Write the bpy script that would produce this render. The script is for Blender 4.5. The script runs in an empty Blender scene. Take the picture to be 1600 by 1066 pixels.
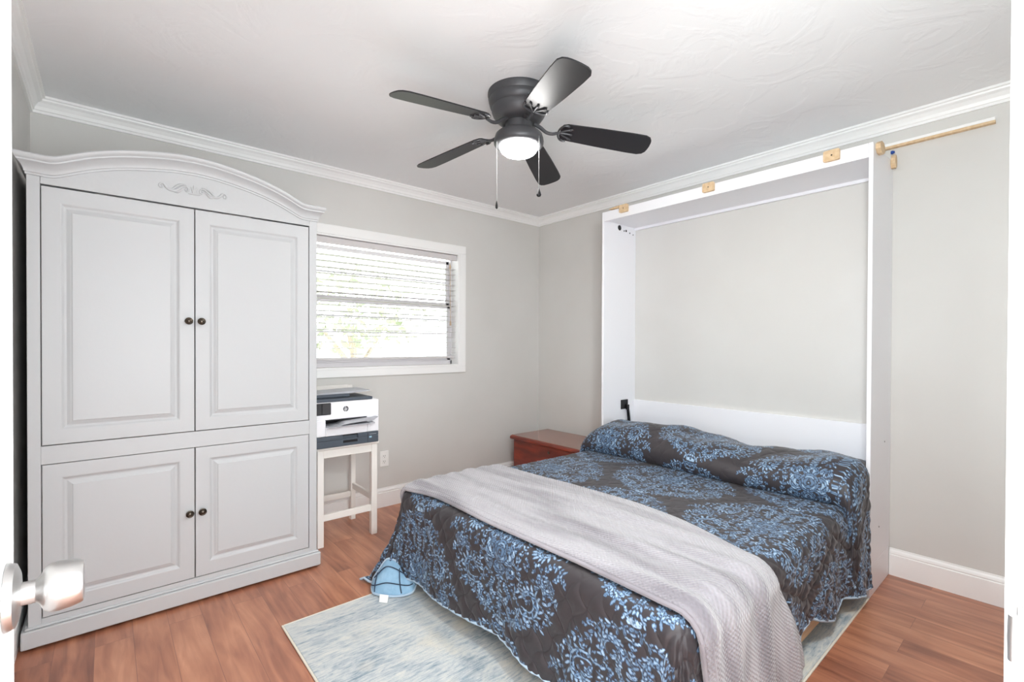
import bpy, bmesh, math, random
import numpy as np
from mathutils import Matrix, Vector
random.seed(7); rng = np.random.default_rng(11)
S = bpy.context.scene
COL = S.collection
PI = math.pi

# ------------------------------------------------------------------ camera, world, lights, exposure
W, D, H = 3.4785, 3.566, 2.44            # room: x to the bed wall, y to the window wall, z to the ceiling
cd = bpy.data.cameras.new('camera'); cam = bpy.data.objects.new('camera', cd); COL.objects.link(cam)
r_ = Vector((0.75931396, -0.65071474, 0.00355506)); u_ = Vector((0.00223795, 0.00807457, 0.9999649)); f_ = Vector((0.65072061, 0.75927935, -0.0075874))
m3 = Matrix((r_, u_, -f_)).transposed()
cam.matrix_world = Matrix.Translation((0.28121, 0.23387, 1.22693)) @ m3.to_4x4()
cd.sensor_width = 36.0; cd.sensor_fit = 'HORIZONTAL'; cd.lens = 740.63 / 1600 * 36
cd.shift_y = (543.44 - 533) / 1600; cd.clip_start = 0.01
S.camera = cam
wd = bpy.data.worlds.new('sky'); S.world = wd; wd.use_nodes = True
bg = wd.node_tree.nodes['Background']; bg.inputs['Color'].default_value = (0.93, 0.97, 1.0, 1); bg.inputs['Strength'].default_value = 7.0
def area(name, loc, direction, sx, sy, power, color=(1, 1, 1)):
    l = bpy.data.lights.new(name, 'AREA'); l.shape = 'RECTANGLE'; l.size = sx; l.size_y = sy; l.energy = power; l.color = color
    o = bpy.data.objects.new(name, l); COL.objects.link(o); o.location = loc
    o.rotation_euler = Vector(direction).to_track_quat('-Z', 'Y').to_euler()
    return o
DOORWAY_FILL = area('doorway_fill', (0.57, 0.10, 1.15), (0.40, 0.8, 0.9), 0.66, 1.2, 15, (0.93, 0.985, 1.0))  # added fill lamp in the doorway, tilted up, standing in for bounced flash
FLASH_FILL = area('flash_fill', (1.12, 0.37, 1.93), (1, -0.02, -0.75), 0.20, 0.20, 26, (0.92, 0.985, 1.0))  # added out-of-view fill lamp standing in for a flash, aimed down the right wall
S.view_settings.view_transform = 'Standard'; S.view_settings.look = 'None'
S.view_settings.exposure = 0.17; S.view_settings.gamma = 1.0
S.view_settings.use_curve_mapping = False
S.cycles.max_bounces = 12; S.cycles.diffuse_bounces = 8; S.cycles.glossy_bounces = 4; S.cycles.transparent_max_bounces = 16
S.cycles.sample_clamp_indirect = 6.0; S.cycles.caustics_reflective = False; S.cycles.caustics_refractive = False

# ------------------------------------------------------------------ helpers
def lin(c):
    return tuple(((v / 255) / 12.92 if v / 255 <= .04045 else ((v / 255 + .055) / 1.055) ** 2.4) for v in c) + (1,)
def tag(o, label=None, cat=None, group=None, kind=None):
    if label: o['label'] = label
    if cat: o['category'] = cat
    if group: o['group'] = group
    if kind: o['kind'] = kind
    return o
def empty(name, loc, label=None, cat=None, group=None, kind=None, parent=None):
    o = bpy.data.objects.new(name, None); o.location = loc; o.empty_display_size = .05; COL.objects.link(o)
    if parent: o.parent = parent
    return tag(o, label, cat, group, kind)
def origin(o):
    v = Vector((0, 0, 0))
    while o is not None:
        v += o.location; o = o.parent
    return v
class MB:
    """collects shapes in world coordinates; build() links them as one mesh object under a parent"""
    def __init__(s): s.v = []; s.f = []; s.sm = []
    def add(s, vs, fs, smooth=False):
        n = len(s.v); s.v += [tuple(map(float, q)) for q in vs]; s.f += [tuple(n + i for i in f) for f in fs]; s.sm += [smooth] * len(fs); return s
    def box(s, x0, x1, y0, y1, z0, z1, b=0.002):
        lo = (min(x0, x1), min(y0, y1), min(z0, z1)); hi = (max(x0, x1), max(y0, y1), max(z0, z1))
        b = min(b, *(0.45 * (hi[i] - lo[i]) for i in range(3)))
        if b <= 0:
            vs = [(x, y, z) for x in (lo[0], hi[0]) for y in (lo[1], hi[1]) for z in (lo[2], hi[2])]
            return s.add(vs, [(0, 1, 3, 2), (4, 6, 7, 5), (0, 4, 5, 1), (2, 3, 7, 6), (0, 2, 6, 4), (1, 5, 7, 3)])
        vs = []; idx = {}
        for i in (0, 1):
            for j in (0, 1):
                for k in (0, 1):
                    c = [(lo, hi)[i][0], (lo, hi)[j][1], (lo, hi)[k][2]]; sg = [1 - 2 * i, 1 - 2 * j, 1 - 2 * k]
                    for a in range(3):
                        p = [c[q] + (0 if q == a else sg[q] * b) for q in range(3)]
                        idx[(i, j, k, a)] = len(vs); vs.append(p)
        fs = []
        for a in range(3):
            o1, o2 = [(1, 2), (0, 2), (0, 1)][a]
            for e in (0, 1):
                q = []
                for (m, n) in ((0, 0), (1, 0), (1, 1), (0, 1)):
                    t = [0, 0, 0]; t[a] = e; t[o1] = m; t[o2] = n; q.append(idx[(*t, a)])
                fs.append(q)
            for m in (0, 1):
                for n in (0, 1):
                    t0 = [0, 0, 0]; t0[o1] = m; t0[o2] = n; t1 = list(t0); t1[a] = 1
                    fs.append((idx[(*t0, o1)], idx[(*t1, o1)], idx[(*t1, o2)], idx[(*t0, o2)]))
        for i in (0, 1):
            for j in (0, 1):
                for k in (0, 1): fs.append([idx[(i, j, k, a)] for a in range(3)])
        return s.add(vs, fs)
    def tube(s, pts, rad, n=10, cap=True, flat=1.0, up=(0, 0, 1), closed=False):
        pts = [Vector(p) for p in pts]; R = rad if hasattr(rad, '__len__') else [rad] * len(pts)
        vs = []; fs = []; N = len(pts); pu = Vector(up)
        for i, p in enumerate(pts):
            t = (pts[(i + 1) % N if closed else min(i + 1, N - 1)] - pts[(i - 1) % N if closed else max(i - 1, 0)]).normalized()
            a = pu - t * pu.dot(t)
            if a.length < 1e-4: a = Vector((1, 0, 0)) - t * t.x
            if a.length < 1e-4: a = Vector((0, 1, 0)) - t * t.y
            a.normalize(); b = t.cross(a)
            for k in range(n):
                w = 2 * PI * k / n; vs.append(p + a * (R[i] * flat * math.cos(w)) + b * (R[i] * math.sin(w)))
        for i in range(N if closed else N - 1):
            i2 = (i + 1) % N
            for k in range(n): fs.append((i * n + k, i * n + (k + 1) % n, i2 * n + (k + 1) % n, i2 * n + k))
        if cap and not closed: fs.append(tuple(range(n))[::-1]); fs.append(tuple((N - 1) * n + k for k in range(n)))
        return s.add(vs, fs, True)
    def lathe(s, c, prof, axis=(0, 0, 1), n=48, smooth=True):
        """prof: (radius, height along axis) pairs"""
        ax = Vector(axis).normalized(); a = ax.orthogonal().normalized(); b = ax.cross(a); c = Vector(c)
        vs = []; fs = []
        for (r, h) in prof:
            for k in range(n):
                w = 2 * PI * k / n; vs.append(c + ax * h + (a * math.cos(w) + b * math.sin(w)) * max(r, 1e-5))
        for i in range(len(prof) - 1):
            for k in range(n): fs.append((i * n + k, i * n + (k + 1) % n, (i + 1) * n + (k + 1) % n, (i + 1) * n + k))
        fs.append(tuple(range(n))[::-1]); fs.append(tuple((len(prof) - 1) * n + k for k in range(n)))
        return s.add(vs, fs, smooth)
    def prism(s, poly, vec, smooth=False):
        """closed 3-D polygon pushed along vec"""
        n = len(poly); v = Vector(vec); vs = [Vector(p) for p in poly] + [Vector(p) + v for p in poly]
        fs = [tuple(range(n))[::-1], tuple(range(n, 2 * n))] + [(i, (i + 1) % n, n + (i + 1) % n, n + i) for i in range(n)]
        return s.add(vs, fs, smooth)
    def grid(s, P, smooth=True):
        P = np.asarray(P); m, n = P.shape[:2]
        return s.add(P.reshape(-1, 3), [(i * n + j, i * n + j + 1, (i + 1) * n + j + 1, (i + 1) * n + j) for i in range(m - 1) for j in range(n - 1)], smooth)
    def sweep(s, secs, closed_section=True, smooth=False):
        """list of equal-length sections joined"""
        n = len(secs[0]); vs = [p for q in secs for p in q]; fs = []
        for i in range(len(secs) - 1):
            for k in range(n if closed_section else n - 1):
                fs.append((i * n + k, i * n + (k + 1) % n, (i + 1) * n + (k + 1) % n, (i + 1) * n + k))
        if closed_section: fs.append(tuple(range(n))[::-1]); fs.append(tuple((len(secs) - 1) * n + k for k in range(n)))
        return s.add(vs, fs, smooth)
    def build(s, name, mat, parent=None, loc=None, auto=True):
        o0 = origin(parent) if parent else Vector(loc or (0, 0, 0))
        me = bpy.data.meshes.new(name)
        me.from_pydata([(v[0] - o0.x, v[1] - o0.y, v[2] - o0.z) for v in s.v], [], s.f)
        me.polygons.foreach_set('use_smooth', s.sm)
        bm = bmesh.new(); bm.from_mesh(me); bmesh.ops.recalc_face_normals(bm, faces=bm.faces)
        if auto:
            for e in bm.edges:
                if len(e.link_faces) == 2 and e.calc_face_angle(0) > 0.6: e.smooth = False
        bm.to_mesh(me); bm.free()
        me.materials.append(mat)
        o = bpy.data.objects.new(name, me); COL.objects.link(o)
        if parent: o.parent = parent
        elif loc: o.location = loc
        return o
def fast_grid(name, P, mat, parent=None, attr=None):
    """large smooth grid mesh from an (m, n, 3) array, with an optional float attribute per point"""
    m, n = P.shape[:2]; o0 = origin(parent) if parent else Vector((0, 0, 0))
    me = bpy.data.meshes.new(name); me.vertices.add(m * n)
    me.vertices.foreach_set('co', (P.reshape(-1, 3) - np.array(o0)).astype(np.float32).ravel())
    I = (np.arange(m - 1)[:, None] * n + np.arange(n - 1)[None]).ravel()
    q = np.stack([I, I + 1, I + n + 1, I + n], 1).astype(np.int32); F = len(q)
    me.loops.add(F * 4); me.loops.foreach_set('vertex_index', q.ravel())
    me.polygons.add(F); me.polygons.foreach_set('loop_start', np.arange(0, F * 4, 4, dtype=np.int32))
    me.update(calc_edges=True); me.validate()
    me.polygons.foreach_set('use_smooth', np.ones(F, bool))
    for k, v in (attr or {}).items():
        a = me.attributes.new(k, 'FLOAT', 'POINT'); a.data.foreach_set('value', v.astype(np.float32).ravel())
    me.materials.append(mat); o = bpy.data.objects.new(name, me); COL.objects.link(o)
    if parent: o.parent = parent
    return o
def smooth_path(pts, n):
    """Catmull-Rom through points, n samples evenly spaced by arc length"""
    P = np.asarray(pts, float); Q = np.vstack([2 * P[0] - P[1], P, 2 * P[-1] - P[-2]]); out = []
    for i in range(1, len(Q) - 2):
        t = np.linspace(0, 1, 24, endpoint=False)[:, None]
        out.append(.5 * (2 * Q[i] + (Q[i + 1] - Q[i - 1]) * t + (2 * Q[i - 1] - 5 * Q[i] + 4 * Q[i + 1] - Q[i + 2]) * t ** 2 + (3 * Q[i] - Q[i - 1] - 3 * Q[i + 1] + Q[i + 2]) * t ** 3))
    C = np.vstack(out + [P[-1:]]); L = np.concatenate([[0], np.cumsum(np.linalg.norm(np.diff(C, axis=0), axis=1))])
    s = np.linspace(0, L[-1], n); return np.stack([np.interp(s, L, C[:, k]) for k in range(P.shape[1])], 1)

# ------------------------------------------------------------------ materials
def mat(name, col, rough=.5, metal=0.0, spec=.5, bump=None, var=None, coat=0.0):
    """bump=(scale, strength, detail, stretch); var=(scale, other colour, amount, stretch)"""
    m = bpy.data.materials.new(name); m.use_nodes = True; nt = m.node_tree; b = nt.nodes['Principled BSDF']
    b.inputs['Base Color'].default_value = col; b.inputs['Roughness'].default_value = rough; b.inputs['Metallic'].default_value = metal
    b.inputs['Specular IOR Level'].default_value = spec; b.inputs['Coat Weight'].default_value = coat
    tc = nt.nodes.new('ShaderNodeTexCoord')
    def noise(scale, detail, stretch):
        mp = nt.nodes.new('ShaderNodeMapping'); mp.inputs['Scale'].default_value = stretch
        nz = nt.nodes.new('ShaderNodeTexNoise'); nz.inputs['Scale'].default_value = scale; nz.inputs['Detail'].default_value = detail
        nt.links.new(tc.outputs['Object'], mp.inputs['Vector']); nt.links.new(mp.outputs[0], nz.inputs['Vector']); return nz
    if bump:
        nz = noise(bump[0], bump[2], bump[3] if len(bump) > 3 else (1, 1, 1)); bp = nt.nodes.new('ShaderNodeBump'); bp.inputs['Strength'].default_value = bump[1]; bp.inputs['Distance'].default_value = .01
        nt.links.new(nz.outputs['Fac'], bp.inputs['Height']); nt.links.new(bp.outputs[0], b.inputs['Normal'])
    if var:
        nz = noise(var[0], 4, var[3] if len(var) > 3 else (1, 1, 1)); rp = nt.nodes.new('ShaderNodeValToRGB'); rp.color_ramp.elements[0].position = .38; rp.color_ramp.elements[1].position = .66
        a = [var[1][i] * var[2] + col[i] * (1 - var[2]) for i in range(3)] + [1]
        rp.color_ramp.elements[0].color = a; rp.color_ramp.elements[1].color = col
        nt.links.new(nz.outputs['Fac'], rp.inputs['Fac']); nt.links.new(rp.outputs[0], b.inputs['Base Color'])
    return m
M = {}
M['wall'] = mat('greige_wall_paint', lin((214, 213, 210)), .75, spec=.25, bump=(7, .10, 6), var=(1.3, lin((207, 205, 201)), .7))
M['ceil'] = mat('white_skip_trowel_ceiling', lin((238, 239, 240)), .8, spec=.2)
M['trim'] = mat('white_trim_paint', lin((243, 243, 242)), .4, bump=(40, .02, 3))
M['arm'] = mat('soft_white_lacquer', lin((192, 194, 196)), .42, bump=(60, .03, 3))
M['mwhite'] = mat('white_melamine', lin((240, 240, 244)), .38, bump=(90, .015, 2))
M['stool'] = mat('off_white_stain', lin((240, 237, 232)), .45, bump=(30, .05, 4, (1, 1, .1)))
M['gap'] = mat('near_black', lin((28, 28, 30)), .8, bump=(20, .02, 2))  # painted shade behind the armoire doors; also outlet slots and glides
M['black'] = mat('black_metal', lin((18, 18, 22)), .4, .3, bump=(80, .02, 2))
M['fan'] = mat('matte_black_fan_metal', lin((74, 74, 77)), .42, .3, bump=(120, .02, 2))
M['blade'] = mat('satin_black_blade', lin((36, 35, 38)), .40, .0, spec=.28, bump=(30, .015, 4, (1, 8, 8)))
M['bronze'] = mat('aged_bronze', lin((92, 84, 76)), .28, 1.0, bump=(150, .08, 3))
M['nickel'] = mat('satin_nickel', lin((200, 199, 198)), .36, 1.0, bump=(200, .03, 2))
M['chain'] = mat('dull_silver_chain', lin((150, 150, 150)), .5, .4, bump=(900, .3, 2))
M['ply'] = mat('pale_plywood', lin((222, 196, 160)), .6, bump=(12, .06, 5, (1, 8, 8)), var=(9, lin((196, 160, 118)), .6, (.4, 6, 6)))
M['cherry'] = mat('cherry_stained_cedar', lin((146, 52, 28)), .32, bump=(10, .04, 5, (8, 1, 8)), var=(6, lin((78, 22, 14)), .7, (9, .7, 3)), coat=.25)
M['cherrytop'] = mat('cherry_chest_top', lin((150, 100, 84)), .24, bump=(10, .04, 5, (8, 1, 8)), var=(6, lin((126, 78, 64)), .7, (9, .7, 3)), coat=.4)
M['pwhite'] = mat('printer_white_plastic', lin((242, 242, 246)), .4, bump=(200, .02, 2))
M['pgrey'] = mat('printer_slate_plastic', lin((74, 82, 92)), .45, bump=(200, .02, 2))
M['pblack'] = mat('printer_black_plastic', lin((30, 30, 32)), .3, bump=(200, .02, 2))
M['plight'] = mat('printer_grey_plastic', lin((178, 180, 186)), .45, bump=(200, .02, 2))
M['pblue'] = mat('pale_blue_sticker', lin((150, 185, 205)), .5, bump=(200, .01, 2))
M['logo'] = mat('logo_dark_grey', lin((70, 72, 78)), .4, bump=(200, .01, 2))
M['plate'] = mat('outlet_white_plastic', lin((240, 239, 236)), .4, bump=(200, .01, 2))
M['blue'] = mat('blue_plastic', lin((24, 70, 150)), .4, bump=(200, .01, 2))
M['mattress'] = mat('white_ticking', lin((225, 225, 222)), .8, bump=(60, .2, 3))
M['lining'] = mat('pale_blue_quilt_lining', lin((150, 186, 212)), .8, bump=(70, .25, 3), var=(30, lin((120, 160, 190)), .5))
M['piping'] = mat('pale_blue_piping', lin((176, 196, 214)), .75, bump=(150, .2, 2))
M['stripe'] = mat('dark_lining_stripe', lin((44, 58, 78)), .8, bump=(150, .1, 2))
M['tagwhite'] = mat('white_satin_tag', lin((240, 240, 238)), .5, bump=(150, .1, 2))
M['leaf'] = mat('garden_leaf', lin((128, 134, 116)), .6, bump=(50, .1, 2), var=(3, lin((176, 180, 158)), .8))
M['bark'] = mat('garden_bark', lin((150, 136, 124)), .8, bump=(20, .4, 4))
M['lawn'] = mat('pale_dry_lawn', lin((205, 205, 185)), .9, bump=(60, .3, 4), var=(2, lin((180, 190, 150)), .6))
M['slat'] = mat('white_faux_wood_slat', lin((212, 208, 208)), .45, bump=(60, .01, 2))
M['sash'] = mat('pale_grey_aluminium_sash', lin((222, 219, 222)), .5, bump=(60, .02, 2))
M['cord'] = mat('blind_cord', lin((225, 222, 218)), .7, bump=(200, .1, 2))
M['tan'] = mat('tan_wood_wand', lin((196, 172, 146)), .6, bump=(60, .05, 3))
def ceiling_nodes(m):
    nt = m.node_tree; b = nt.nodes['Principled BSDF']; tc = nt.nodes.new('ShaderNodeTexCoord')
    n1 = nt.nodes.new('ShaderNodeTexNoise'); n1.inputs['Scale'].default_value = 3.2; n1.inputs['Detail'].default_value = 7; n1.inputs['Distortion'].default_value = 1.6
    rp = nt.nodes.new('ShaderNodeValToRGB'); rp.color_ramp.elements[0].position = .47; rp.color_ramp.elements[1].position = .56
    n2 = nt.nodes.new('ShaderNodeTexNoise'); n2.inputs['Scale'].default_value = 22; n2.inputs['Detail'].default_value = 4
    mx = nt.nodes.new('ShaderNodeMath'); mx.operation = 'MULTIPLY_ADD'; mx.inputs[1].default_value = .25
    bp = nt.nodes.new('ShaderNodeBump'); bp.inputs['Strength'].default_value = .13; bp.inputs['Distance'].default_value = .010
    nt.links.new(tc.outputs['Object'], n1.inputs['Vector']); nt.links.new(tc.outputs['Object'], n2.inputs['Vector'])
    nt.links.new(n1.outputs['Fac'], rp.inputs['Fac']); nt.links.new(n2.outputs['Fac'], mx.inputs[0]); nt.links.new(rp.outputs[0], mx.inputs[2])
    nt.links.new(mx.outputs[0], bp.inputs['Height']); nt.links.new(bp.outputs[0], b.inputs['Normal'])
ceiling_nodes(M['ceil'])
def floor_mat():
    m = bpy.data.materials.new('hand_scraped_laminate'); m.use_nodes = True; nt = m.node_tree; b = nt.nodes['Principled BSDF']
    N = nt.nodes.new; L = nt.links.new
    tc = N('ShaderNodeTexCoord'); sp = N('ShaderNodeSeparateXYZ'); cb = N('ShaderNodeCombineXYZ')
    L(tc.outputs['Object'], sp.inputs[0]); L(sp.outputs['Y'], cb.inputs['X']); L(sp.outputs['X'], cb.inputs['Y'])
    br = N('ShaderNodeTexBrick'); br.offset = .37; br.offset_frequency = 2; br.squash = 1
    for k, v in (('Scale', 1), ('Mortar Size', .0009), ('Mortar Smooth', .3), ('Bias', 0), ('Brick Width', 1.05), ('Row Height', .122)): br.inputs[k].default_value = v
    br.inputs['Color1'].default_value = (0, 0, 0, 1); br.inputs['Color2'].default_value = (1, 1, 1, 1); br.inputs['Mortar'].default_value = (.5, .5, .5, 1)
    L(cb.outputs[0], br.inputs['Vector'])
    off = N('ShaderNodeVectorMath'); off.operation = 'MULTIPLY_ADD'; off.inputs[1].default_value = (7, 7, 7)
    L(br.outputs['Color'], off.inputs[0]); L(tc.outputs['Object'], off.inputs[2])
    mp = N('ShaderNodeMapping'); mp.inputs['Scale'].default_value = (9, .9, 1); L(off.outputs[0], mp.inputs['Vector'])
    gr = N('ShaderNodeTexNoise'); gr.inputs['Scale'].default_value = 3.2; gr.inputs['Detail'].default_value = 7; gr.inputs['Distortion'].default_value = .7; L(mp.outputs[0], gr.inputs['Vector'])
    mp2 = N('ShaderNodeMapping'); mp2.inputs['Scale'].default_value = (2.5, 1.1, 1); L(off.outputs[0], mp2.inputs['Vector'])
    bl = N('ShaderNodeTexNoise'); bl.inputs['Scale'].default_value = 2.2; bl.inputs['Detail'].default_value = 3; L(mp2.outputs[0], bl.inputs['Vector'])
    a1 = N('ShaderNodeMath'); a1.operation = 'MULTIPLY_ADD'; a1.inputs[1].default_value = .55; L(gr.outputs['Fac'], a1.inputs[0])
    a2 = N('ShaderNodeMath'); a2.operation = 'MULTIPLY'; a2.inputs[1].default_value = .45; L(bl.outputs['Fac'], a2.inputs[0]); L(a2.outputs[0], a1.inputs[2])
    a3 = N('ShaderNodeMath'); a3.operation = 'MULTIPLY_ADD'; a3.inputs[1].default_value = .16; L(br.outputs['Color'], a3.inputs[0])
    a4 = N('ShaderNodeMath'); a4.operation = 'SUBTRACT'; a4.inputs[1].default_value = .08; L(a1.outputs[0], a4.inputs[0]); L(a4.outputs[0], a3.inputs[2])
    rp = N('ShaderNodeValToRGB'); e = rp.color_ramp.elements
    e[0].position = .27; e[0].color = lin((124, 74, 56)); e[1].position = .72; e[1].color = lin((210, 150, 118))
    x = e.new(.46); x.color = lin((168, 109, 83)); x = e.new(.57); x.color = lin((188, 128, 98))
    L(a3.outputs[0], rp.inputs['Fac'])
    dk = N('ShaderNodeMix'); dk.data_type = 'RGBA'; dk.inputs['B'].default_value = lin((128, 82, 66)); L(br.outputs['Fac'], dk.inputs['Factor']); L(rp.outputs[0], dk.inputs['A'])
    L(dk.outputs['Result'], b.inputs['Base Color'])
    b.inputs['Roughness'].default_value = .30; b.inputs['Specular IOR Level'].default_value = .75
    bp = N('ShaderNodeBump'); bp.inputs['Strength'].default_value = .12; bp.inputs['Distance'].default_value = .006; L(a1.outputs[0], bp.inputs['Height']); L(bp.outputs[0], b.inputs['Normal'])
    return m
M['floor'] = floor_mat()
def rug_mat():
    m = bpy.data.materials.new('distressed_rug_weave'); m.use_nodes = True; nt = m.node_tree; b = nt.nodes['Principled BSDF']; N = nt.nodes.new; L = nt.links.new
    tc = N('ShaderNodeTexCoord')
    def nz(scale, st, det, dist=0):
        mp = N('ShaderNodeMapping'); mp.inputs['Scale'].default_value = st; n = N('ShaderNodeTexNoise'); n.inputs['Scale'].default_value = scale; n.inputs['Detail'].default_value = det; n.inputs['Distortion'].default_value = dist; n.inputs['Roughness'].default_value = .72 if det > 5 else .5
        L(tc.outputs['Object'], mp.inputs['Vector']); L(mp.outputs[0], n.inputs['Vector']); return n
    st = nz(16, (.8, 5.0, 1), 10, .8); bl = nz(3.2, (1, 1.6, 1), 9, .8); pat = nz(5, (1, 1, 1), 5)
    a = N('ShaderNodeMath'); a.operation = 'MULTIPLY_ADD'; a.inputs[1].default_value = .55; L(st.outputs['Fac'], a.inputs[0])
    c = N('ShaderNodeMath'); c.operation = 'MULTIPLY'; c.inputs[1].default_value = .45; L(bl.outputs['Fac'], c.inputs[0]); L(c.outputs[0], a.inputs[2])
    rp = N('ShaderNodeValToRGB'); e = rp.color_ramp.elements
    e[0].position = .30; e[0].color = lin((84, 98, 110)); e[1].position = .66; e[1].color = lin((226, 224, 216))
    for p, q in ((.40, (146, 160, 170)), (.455, (176, 184, 190)), (.50, (198, 202, 202)), (.56, (212, 212, 207))): x = e.new(p); x.color = lin(q)
    L(a.outputs[0], rp.inputs['Fac']); 
    mx = N('ShaderNodeMix'); mx.data_type = 'RGBA'; mx.blend_type = 'MIX'; rp2 = N('ShaderNodeValToRGB'); rp2.color_ramp.elements[0].position = .56; rp2.color_ramp.elements[1].position = .72
    rp2.color_ramp.elements[1].color = (.45, .45, .45, 1)
    L(pat.outputs['Fac'], rp2.inputs['Fac']); L(rp2.outputs[0], mx.inputs['Factor']); L(rp.outputs[0], mx.inputs['A']); mx.inputs['B'].default_value = lin((226, 216, 196)); L(mx.outputs['Result'], b.inputs['Base Color'])
    b.inputs['Roughness'].default_value = .95; b.inputs['Specular IOR Level'].default_value = .1
    fn = nz(260, (1, 1, 1), 2); bp = N('ShaderNodeBump'); bp.inputs['Strength'].default_value = .5; bp.inputs['Distance'].default_value = .004; L(fn.outputs['Fac'], bp.inputs['Height']); L(bp.outputs[0], b.inputs['Normal'])
    return m
M['rug'] = rug_mat()
M['rugedge'] = mat('cream_rug_binding', lin((232, 226, 212)), .9, bump=(200, .3, 2))
def quilt_mat():
    m = bpy.data.materials.new('damask_quilt'); m.use_nodes = True; nt = m.node_tree; b = nt.nodes['Principled BSDF']; N = nt.nodes.new; L = nt.links.new
    at = N('ShaderNodeAttribute'); at.attribute_name = 'damask'
    rp = N('ShaderNodeValToRGB'); e = rp.color_ramp.elements
    e[0].position = .12; e[0].color = lin((52, 47, 50)); e[1].position = 1.0; e[1].color = lin((174, 198, 218))
    x = e.new(.3); x.color = lin((44, 54, 72)); x = e.new(.6); x.color = lin((92, 120, 150))
    L(at.outputs['Fac'], rp.inputs['Fac']); L(rp.outputs[0], b.inputs['Base Color'])
    b.inputs['Roughness'].default_value = .5; b.inputs['Specular IOR Level'].default_value = .45; b.inputs['Sheen Weight'].default_value = .12; b.inputs['Sheen Roughness'].default_value = .4
    tc = N('ShaderNodeTexCoord'); n = N('ShaderNodeTexNoise'); n.inputs['Scale'].default_value = 60; n.inputs['Detail'].default_value = 3; L(tc.outputs['Object'], n.inputs['Vector'])
    bp = N('ShaderNodeBump'); bp.inputs['Strength'].default_value = .12; bp.inputs['Distance'].default_value = .004; L(n.outputs['Fac'], bp.inputs['Height']); L(bp.outputs[0], b.inputs['Normal'])
    return m
M['quilt'] = quilt_mat()
def throw_mat():
    m = bpy.data.materials.new('grey_waffle_plush'); m.use_nodes = True; nt = m.node_tree; b = nt.nodes['Principled BSDF']; N = nt.nodes.new; L = nt.links.new
    a = N('ShaderNodeAttribute'); a.attribute_name = 'weave'
    b.inputs['Base Color'].default_value = lin((204, 198, 202)); b.inputs['Roughness'].default_value = .9; b.inputs['Specular IOR Level'].default_value = .1; b.inputs['Sheen Weight'].default_value = .5
    tc = N('ShaderNodeTexCoord'); n = N('ShaderNodeTexNoise'); n.inputs['Scale'].default_value = 3.0; n.inputs['Detail'].default_value = 3
    mp = N('ShaderNodeMapping'); mp.inputs['Scale'].default_value = (3.2, .55, 1); L(tc.outputs['Object'], mp.inputs[0]); L(mp.outputs[0], n.inputs['Vector'])
    rp = N('ShaderNodeValToRGB'); rp.color_ramp.elements[0].position = .36; rp.color_ramp.elements[1].position = .56; rp.color_ramp.elements[0].color = lin((124, 119, 125)); rp.color_ramp.elements[1].color = lin((164, 160, 165)); L(n.outputs['Fac'], rp.inputs['Fac']); L(rp.outputs[0], b.inputs['Base Color'])
    return m
M['throw'] = throw_mat()
def glass_mat():
    m = bpy.data.materials.new('window_glass'); m.use_nodes = True; nt = m.node_tree; nt.nodes.remove(nt.nodes['Principled BSDF']); N = nt.nodes.new; L = nt.links.new
    t = N('ShaderNodeBsdfTransparent'); t.inputs[0].default_value = (.96, .98, .97, 1); g = N('ShaderNodeBsdfGlossy'); g.inputs['Roughness'].default_value = .02
    f = N('ShaderNodeFresnel'); f.inputs['IOR'].default_value = 1.45; x = N('ShaderNodeMixShader'); L(f.outputs[0], x.inputs[0]); L(t.outputs[0], x.inputs[1]); L(g.outputs[0], x.inputs[2]); L(x.outputs[0], nt.nodes['Material Output'].inputs['Surface'])
    return m
M['glass'] = glass_mat()
def bowl_mat():
    m = mat('frosted_lamp_bowl', lin((250, 249, 246)), .35, bump=(40, .01, 2)); b = m.node_tree.nodes['Principled BSDF']
    b.inputs['Emission Color'].default_value = (1, .985, .96, 1); b.inputs['Emission Strength'].default_value = 110.0
    return m
M['bowl'] = bowl_mat()

# ------------------------------------------------------------------ setting
T = .14
def struct(mb, name, m, parent=None):
    o = mb.build(name, m, parent)
    if not parent: o['kind'] = 'structure'
    return o
struct(MB().box(-.2, W + .2, -.9, D + T, -.08, 0, 0), 'floor', M['floor'])
struct(MB().box(-.2, W + .2, .12, D + T, H, H + .08, 0), 'ceiling', M['ceil'])
struct(MB().box(-T, 0, .12, D + T, 0, H, 0), 'wall_left', M['wall'])
struct(MB().box(W, W + T, .12, D + T, 0, H, 0), 'wall_right', M['wall'])
WX0, WX1, WZ0, WZ1 = 1.19, 2.541, 1.043, 1.984      # window opening
struct(MB().box(0, WX0, D, D + T, 0, H, 0).box(WX1, W, D, D + T, 0, H, 0).box(WX0, WX1, D, D + T, 0, WZ0, 0).box(WX0, WX1, D, D + T, WZ1, H, 0), 'wall_back', M['wall'])
JX0, JX1 = .178, .968
struct(MB().box(0, JX0 - .02, .12, .256, 0, H, 0).box(JX1, W, .12, .256, 0, H, 0).box(JX0 - .02, JX1, .12, .256, 2.06, H, 0), 'wall_front', M['wall'])
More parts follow.
